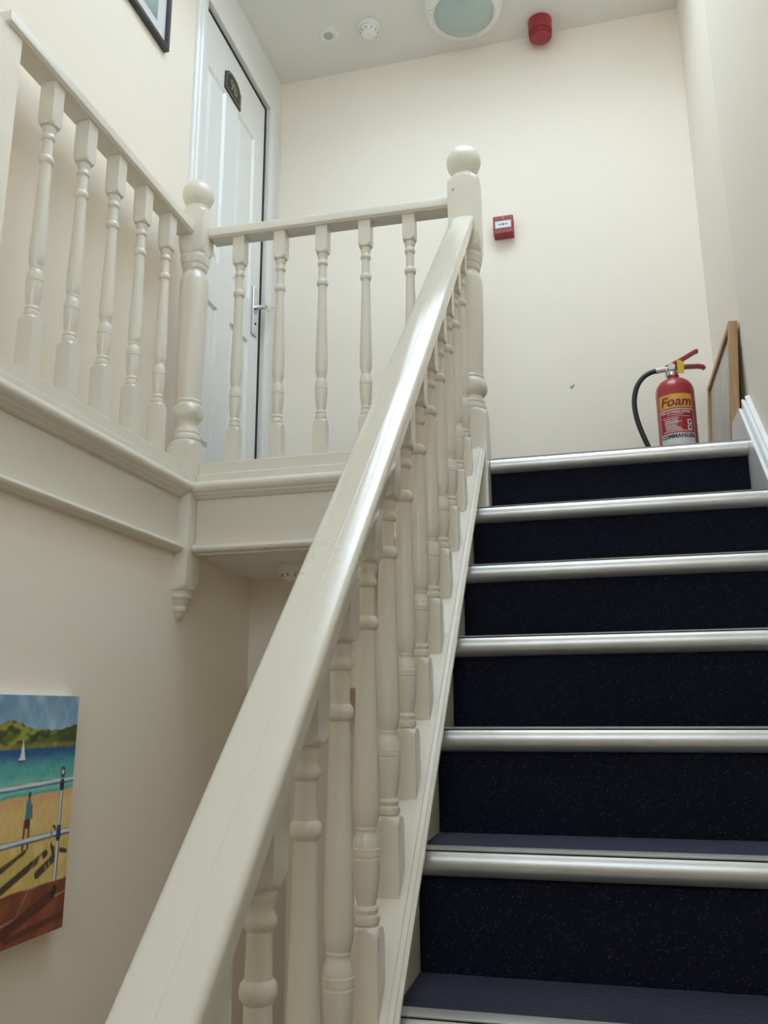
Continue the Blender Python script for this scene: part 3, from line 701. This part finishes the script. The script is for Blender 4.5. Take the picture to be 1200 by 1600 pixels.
# ------------------------------------------------------------------ canvas painting on the lower wall
CY1, CZ1, CW, CH = -.561, -.687, .70, .515
def paint_colours(a, b):
    """a = metres from the right edge, b = metres below the top edge; sRGB colours of the beach scene"""
    rng = np.random.RandomState(4)
    def nz(f, s, seed):
        r = np.random.RandomState(seed); o = np.zeros_like(a)
        for i in range(6):
            k = r.randn(2)*f; o += np.sin(k[0]*a+k[1]*b+r.rand()*6.28)
        return o*s/3
    col = np.zeros(a.shape+(3,))
    def over(mask, c, alpha=1.0):
        mk = np.clip(mask, 0, 1)[..., None]*alpha; col[:] = col*(1-mk)+np.array(c)/255.*mk
    def st(x, w_=.002): return np.clip(x/w_+.5, 0, 1)
    def seg(a0, b0, a1, b1, w_):
        d = np.array([a1-a0, b1-b0]); L2 = d@d; t = np.clip(((a-a0)*d[0]+(b-b0)*d[1])/L2, 0, 1)
        return st(w_-np.hypot(a-a0-t*d[0], b-b0-t*d[1]))
    over(np.ones_like(a), (92, 122, 150)); over(np.clip(b/.1+nz(60, .25, 1), 0, 1), (128, 155, 172), .7); over(st(nz(45, .5, 2)-.25, .3), (150, 170, 182), .5)
    hill = .078-.022*np.exp(-((a-.235)/.06)**2)-.02*np.exp(-((a-.45)/.1)**2)-.012*np.exp(-((a-.0)/.045)**2)+nz(150, .002, 3)
    over(st(b-hill, .003), (70, 84, 40)); over(st(b-hill, .003)*st(nz(90, .5, 5)+.1, .4), (122, 122, 52)); over(st(b-hill, .003)*st(nz(140, .5, 6)-.1, .3), (38, 52, 36), .8)
    over(st(b-hill, .003)*st(.075-a, .02), (52, 58, 34), .75)
    over(st(b-hill, .003)*st(b-.104, .006), (120, 108, 60), .6)
    sea = .115; over(st(b-sea), (32, 72, 112)); over(st(b-.132+nz(40, .004, 7), .015), (52, 104, 128)); over(st(b-.150+nz(40, .004, 8), .02), (72, 138, 136)); over(st(b-.180+nz(50, .004, 8), .02), (108, 164, 152), .8)
    sand = .212+nz(30, .003, 9)+.02*(a-.1)
    over(st(b-sand+.006, .004), (70, 140, 138)); over(st(b-sand, .003), (176, 140, 100)); over(st(b-sand-.02, .02), (178, 152, 100)); over(st(b-.31, .06), (166, 146, 84)); over(st(nz(60, .5, 10)-.2, .4)*st(b-sand-.02, .01), (190, 166, 118), .5)
    # sail
    over(st(.008*(b-.094)/.04-np.abs(a-.192-.002+.05*(b-.11)), .002)*st(b-.094)*st(.134-b), (232, 232, 225)); over(seg(.204, .137, .186, .136, .002), (235, 235, 230)); over(seg(.206, .141, .188, .140, .0015), (30, 50, 80))
    # figure and shadows
    over(seg(.158, .330, .29, .385, .004), (62, 50, 40)); over(seg(.163, .334, .25, .36, .004), (70, 56, 44))
    over(seg(.085, .345, .27, .415, .008)*st(nz(120, .5, 11)+.35, .3), (58, 48, 38)); over(seg(.055, .36, .11, .385, .009)*st(nz(150, .5, 12)+.4, .3), (60, 52, 44)); over(seg(.01, .35, .03, .345, .005), (60, 50, 40))
    over(seg(.152, .268, .151, .325, .0035), (92, 60, 44)); over(seg(.166, .268, .168, .325, .0035), (84, 54, 40)); over(seg(.158, .262, .159, .275, .0085), (64, 36, 40)); over(seg(.158, .232, .158, .256, .0085), (48, 112, 122)); over(seg(.147, .236, .145, .262, .0028), (100, 72, 58)); over(seg(.157, .215, .157, .223, .0042), (100, 74, 58)); over(seg(.157, .211, .157, .214, .0042), (52, 40, 34))
    # railings
    for (b0, b1) in ((.197, .190), (.309, .306)):
        over(seg(-.01, b1, .7, b0+.012, .0062), (52, 78, 104)); over(seg(-.01, b1-.0015, .7, b0+.0105, .0038), (172, 184, 192))
    for p in (.042, .32, .60):
        over(seg(p, .175, p+.0015, .428, .0062), (70, 82, 96)); over(seg(p+.0012, .18, p+.0025, .425, .0035), (206, 206, 204))
        over(seg(p, .168, p, .178, .0075), (38, 40, 52)); over(seg(p-.0005, .171, p, .174, .004), (200, 200, 200)); over(seg(p, .196, p, .206, .0082), (36, 44, 64)); over(seg(p, .297, p, .316, .0085), (36, 52, 78))
        over(seg(p+.02, .295, p+.018, .35, .008)*st(nz(260, .5, 15)+.1, .2), (54, 50, 48))
    brick = .408+.01*a+nz(30, .002, 13)
    over(st(b-brick, .003), (112, 62, 44)); over(st(b-brick, .003)*st(nz(50, .5, 14)-.05, .5), (92, 50, 38))
    over(st(b-brick, .003)*seg(.0, .437, .30, .480, .0014), (170, 140, 126), .8); over(seg(.135, .410, .170, .460, .0012), (170, 140, 126), .7); over(seg(.05, .438, .33, .52, .012), (66, 34, 28), .85); over(seg(-.01, .485, .2, .50, .007), (70, 36, 30), .8)
    for p in (.042, .32, .60): over(seg(p, .428, p+.005, .434, .010), (44, 34, 34)); 
    col += nz(300, .012, 20)[..., None]
    return np.clip(col, 0, 1)
def canvas():
    t_ = thing('canvas_painting', 'unframed canvas beach painting with railing, figure and sailing boat on the lower left wall', 'painting', (LX, CY1-CW/2, CZ1-CH))
    d = .0025; na, nb = int(CW/d), int(CH/d)
    aa, bb = np.meshgrid(np.linspace(0, CW, na+1), np.linspace(0, CH, nb+1))
    xf = LX+.030
    v = np.stack([np.full(aa.size, xf), CY1-aa.ravel(), CZ1-bb.ravel()], 1)
    idx = np.arange(aa.size).reshape(aa.shape)
    f = np.stack([idx[:-1, :-1], idx[1:, :-1], idx[1:, 1:], idx[:-1, 1:]], -1).reshape(-1, 4)[:, ::-1]
    me = bpy.data.meshes.new('painted_face'); me.from_pydata(v.tolist(), [], f.tolist())
    col = paint_colours(aa, bb).reshape(-1, 3)
    lin = np.where(col <= .04045, col/12.92, ((col+.055)/1.055)**2.4)
    lin = np.clip(lin*1.9, 0, .85)      # pigment reflectance
    at = me.color_attributes.new('paint', 'FLOAT_COLOR', 'POINT')
    at.data.foreach_set('color', np.concatenate([lin, np.ones((len(lin), 1))], 1).ravel().astype(np.float32))
    m = mat('oil_paint', (0.5, 0.5, 0.5), 0.4)
    n = nd(m, 'ShaderNodeAttribute'); n.attribute_name = 'paint'; lk(m, n.outputs['Color'], bsdf(m).inputs['Base Color'])
    add_bump(m, 160, .25, .001)
    me.materials.append(m)
    o = bpy.data.objects.new('painted_face', me); C.objects.link(o); o.parent = t_; o.location = tuple(-np.array(t_.location))
    MB().box((LX+.0005, CY1-CW, CZ1-CH), (xf-.0003, CY1, CZ1)).build('stretcher', M['mat'], t_)
canvas()
